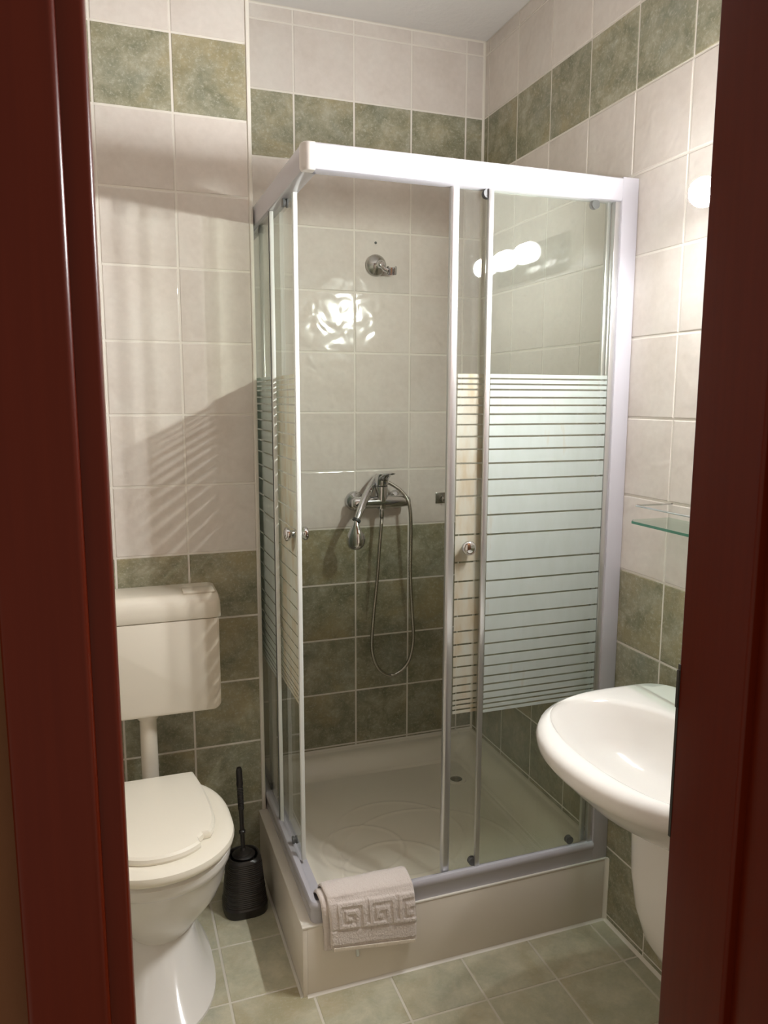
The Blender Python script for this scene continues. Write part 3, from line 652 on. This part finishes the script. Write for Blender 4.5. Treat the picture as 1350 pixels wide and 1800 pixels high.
# ------------------------------------------------------------------ vanity light: three globe bulbs on a mirror-finish bar
vl = thing('vanity_light', 'bar of three glowing globe bulbs on the right wall above the shelf', 'wall lamp', (0, -1.33, 1.885))
obj('back_plate', box((-0.009, -1.560, 1.833), (-0.0005, -1.135, 1.940), 0.002), 'bulb_plate', vl)
for yy in (-1.20, -1.33, -1.46):
    bc = Vector((-0.096, yy, 1.885)) - BULB_AXIS*0.094
    s_ = obj('socket', lathe([(0, 0.007), (0.024, 0.007), (0.024, 0.016), (0.018, 0.024), (0.0165, 0.062), (0, 0.062)], bc, BULB_AXIS, 24), 'chrome', vl)
    obj('bulb_base', lathe([(0, 0.060), (0.013, 0.061), (0.0165, 0.066), (0.0205, 0.0715), (0, 0.0715)], bc, BULB_AXIS, 28), 'seal', s_)
    obj('bulb', lathe([(0, 0.0718)] + [(0.030*sin(R(a)), 0.0941-0.030*cos(R(a))) for a in range(44, 177, 11)] + [(0, 0.1241)], bc, BULB_AXIS, 36), 'bulb_glow', s_)

# ------------------------------------------------------------------ folded bath mat over the front rail
tw = thing('bath_mat', 'folded pinkish white terry bath mat with key pattern over the shower rail', 'bath mat', (-0.71, -0.87, PZ))
KEY = ["11111111", "10000001", "10111101", "10100101", "10110101", "10000101", "11111101", "00000001"]
KEY = ["111111110", "100000010", "101111010", "101001010", "101101010", "100001010", "111111011"]
def key_h(u, v):
    """raised meander: u,v in metres on the hanging face"""
    if v < 0 or v > 0.062 or u < 0.018: return 0.0
    cell = 0.0088
    i = int(v/cell); 
    if i > 6: return 0.0
    j = int(((u-0.022)/cell)) % 9
    if u < 0.022: return 0.0
    return 1.0 if KEY[i][j] == '1' else 0.0
def mat_sheet(name, x0, x1, path, thick, relief, drop, mat='terry', nu=150, sk=0.0):
    P = catmull([(0, p[0], p[1]) for p in path], 14)
    L = [0]
    for a, b_ in zip(P, P[1:]): L.append(L[-1]+(b_-a).length)
    tot = L[-1]; nv = 130; b = bmesh.new(); front = []; back = []
    def at(s):
        k = 0
        while k < len(L)-2 and L[k+1] < s: k += 1
        t = (s-L[k])/max(1e-9, L[k+1]-L[k]); p = P[k].lerp(P[k+1], t); d = (P[k+1]-P[k]).normalized()
        return p, Vector((0, -d.z, d.y))*-1
    for j in range(nv+1):
        s = tot*j/nv; p, n = at(s); fr, bk = [], []
        for i in range(nu+1):
            t = i/nu; xx = x0+(x1-x0)*t
            h = 0.0
            if relief:
                vv = s-(tot-0.118)
                h += 0.0030*key_h(xx-x0, vv)
                if -0.012 < vv < -0.003 or 0.065 < vv < 0.071: h -= 0.0016
                if s > tot-0.012: h -= 0.003
            h += 0.0012*noise.noise(Vector((xx*260, s*260, 3)))+0.0010*noise.noise(Vector((xx*620, s*620, 9)))
            ew = 0.0045*noise.noise(Vector((s*14, 1.3, 0)))
            wv = 0.004*noise.noise(Vector((xx*11, s*9, 2))) if s < tot*0.5 else 0.0025*noise.noise(Vector((xx*12, s*8, 5)))
            edge = min(1, min(t, 1-t)/0.025, (tot-s)/0.006+0.15, s/0.006+0.15); ed = sqrt(max(0.0, edge))
            base = Vector((xx+ew+(0.012*(s/tot)), p.y, p.z - sk*t*min(1, max(0, (s-0.08)/0.10))))
            fr.append(b.verts.new(base+n*(thick*(0.35+0.65*ed)+h*ed+wv))); bk.append(b.verts.new(base+n*(wv*0.6)))
        front.append(fr); back.append(bk)
    for j in range(nv):
        for i in range(nu):
            b.faces.new((front[j][i], front[j][i+1], front[j+1][i+1], front[j+1][i])); b.faces.new((back[j][i], back[j+1][i], back[j+1][i+1], back[j][i+1]))
    for j in range(nv):
        for i, sgn in ((0, 1), (nu, -1)):
            q = (front[j][i], front[j+1][i], back[j+1][i], back[j][i]); b.faces.new(q if sgn > 0 else q[::-1])
    for i in range(nu): b.faces.new((front[0][i], back[0][i], back[0][i+1], front[0][i+1])); b.faces.new((front[nv][i], front[nv][i+1], back[nv][i+1], back[nv][i]))
    return obj(name, b, mat, tw, ang=80)
in_path = [(-0.785, 0.196), (-0.800, 0.226), (-0.828, 0.248), (-0.850, 0.253), (-0.868, 0.248), (-0.8755, 0.232), (-0.8765, 0.20), (-0.8765, 0.160), (-0.8765, 0.124)]
out_path = [(-0.781, 0.206), (-0.796, 0.238), (-0.826, 0.260), (-0.850, 0.264), (-0.873, 0.259), (-0.8835, 0.240), (-0.8860, 0.205), (-0.8865, 0.165), (-0.8865, 0.130)]
mat_sheet('under_fold', -0.838, -0.598, in_path, 0.007, False, 0, nu=90, sk=0.026)
mat_sheet('top_fold', -0.824, -0.598, out_path, 0.007, True, 0, nu=190, sk=0.028)
# cream woven hem with ribs along the lower edge
hm = bmesh.new(); n = 74
for k in range(n):
    t = k/n; xa = -0.806+0.214*t; zb = 0.1275-0.028*t+0.002
    box((xa, -0.8945, zb-0.004), (xa+(0.0027 if t < 0.55 else 0.0030), -0.8915, zb+0.005), 0.0004, 1, bm=hm)
h_ = obj('hem', hm, 'terry_hem', tw); h_['kind'] = 'stuff'
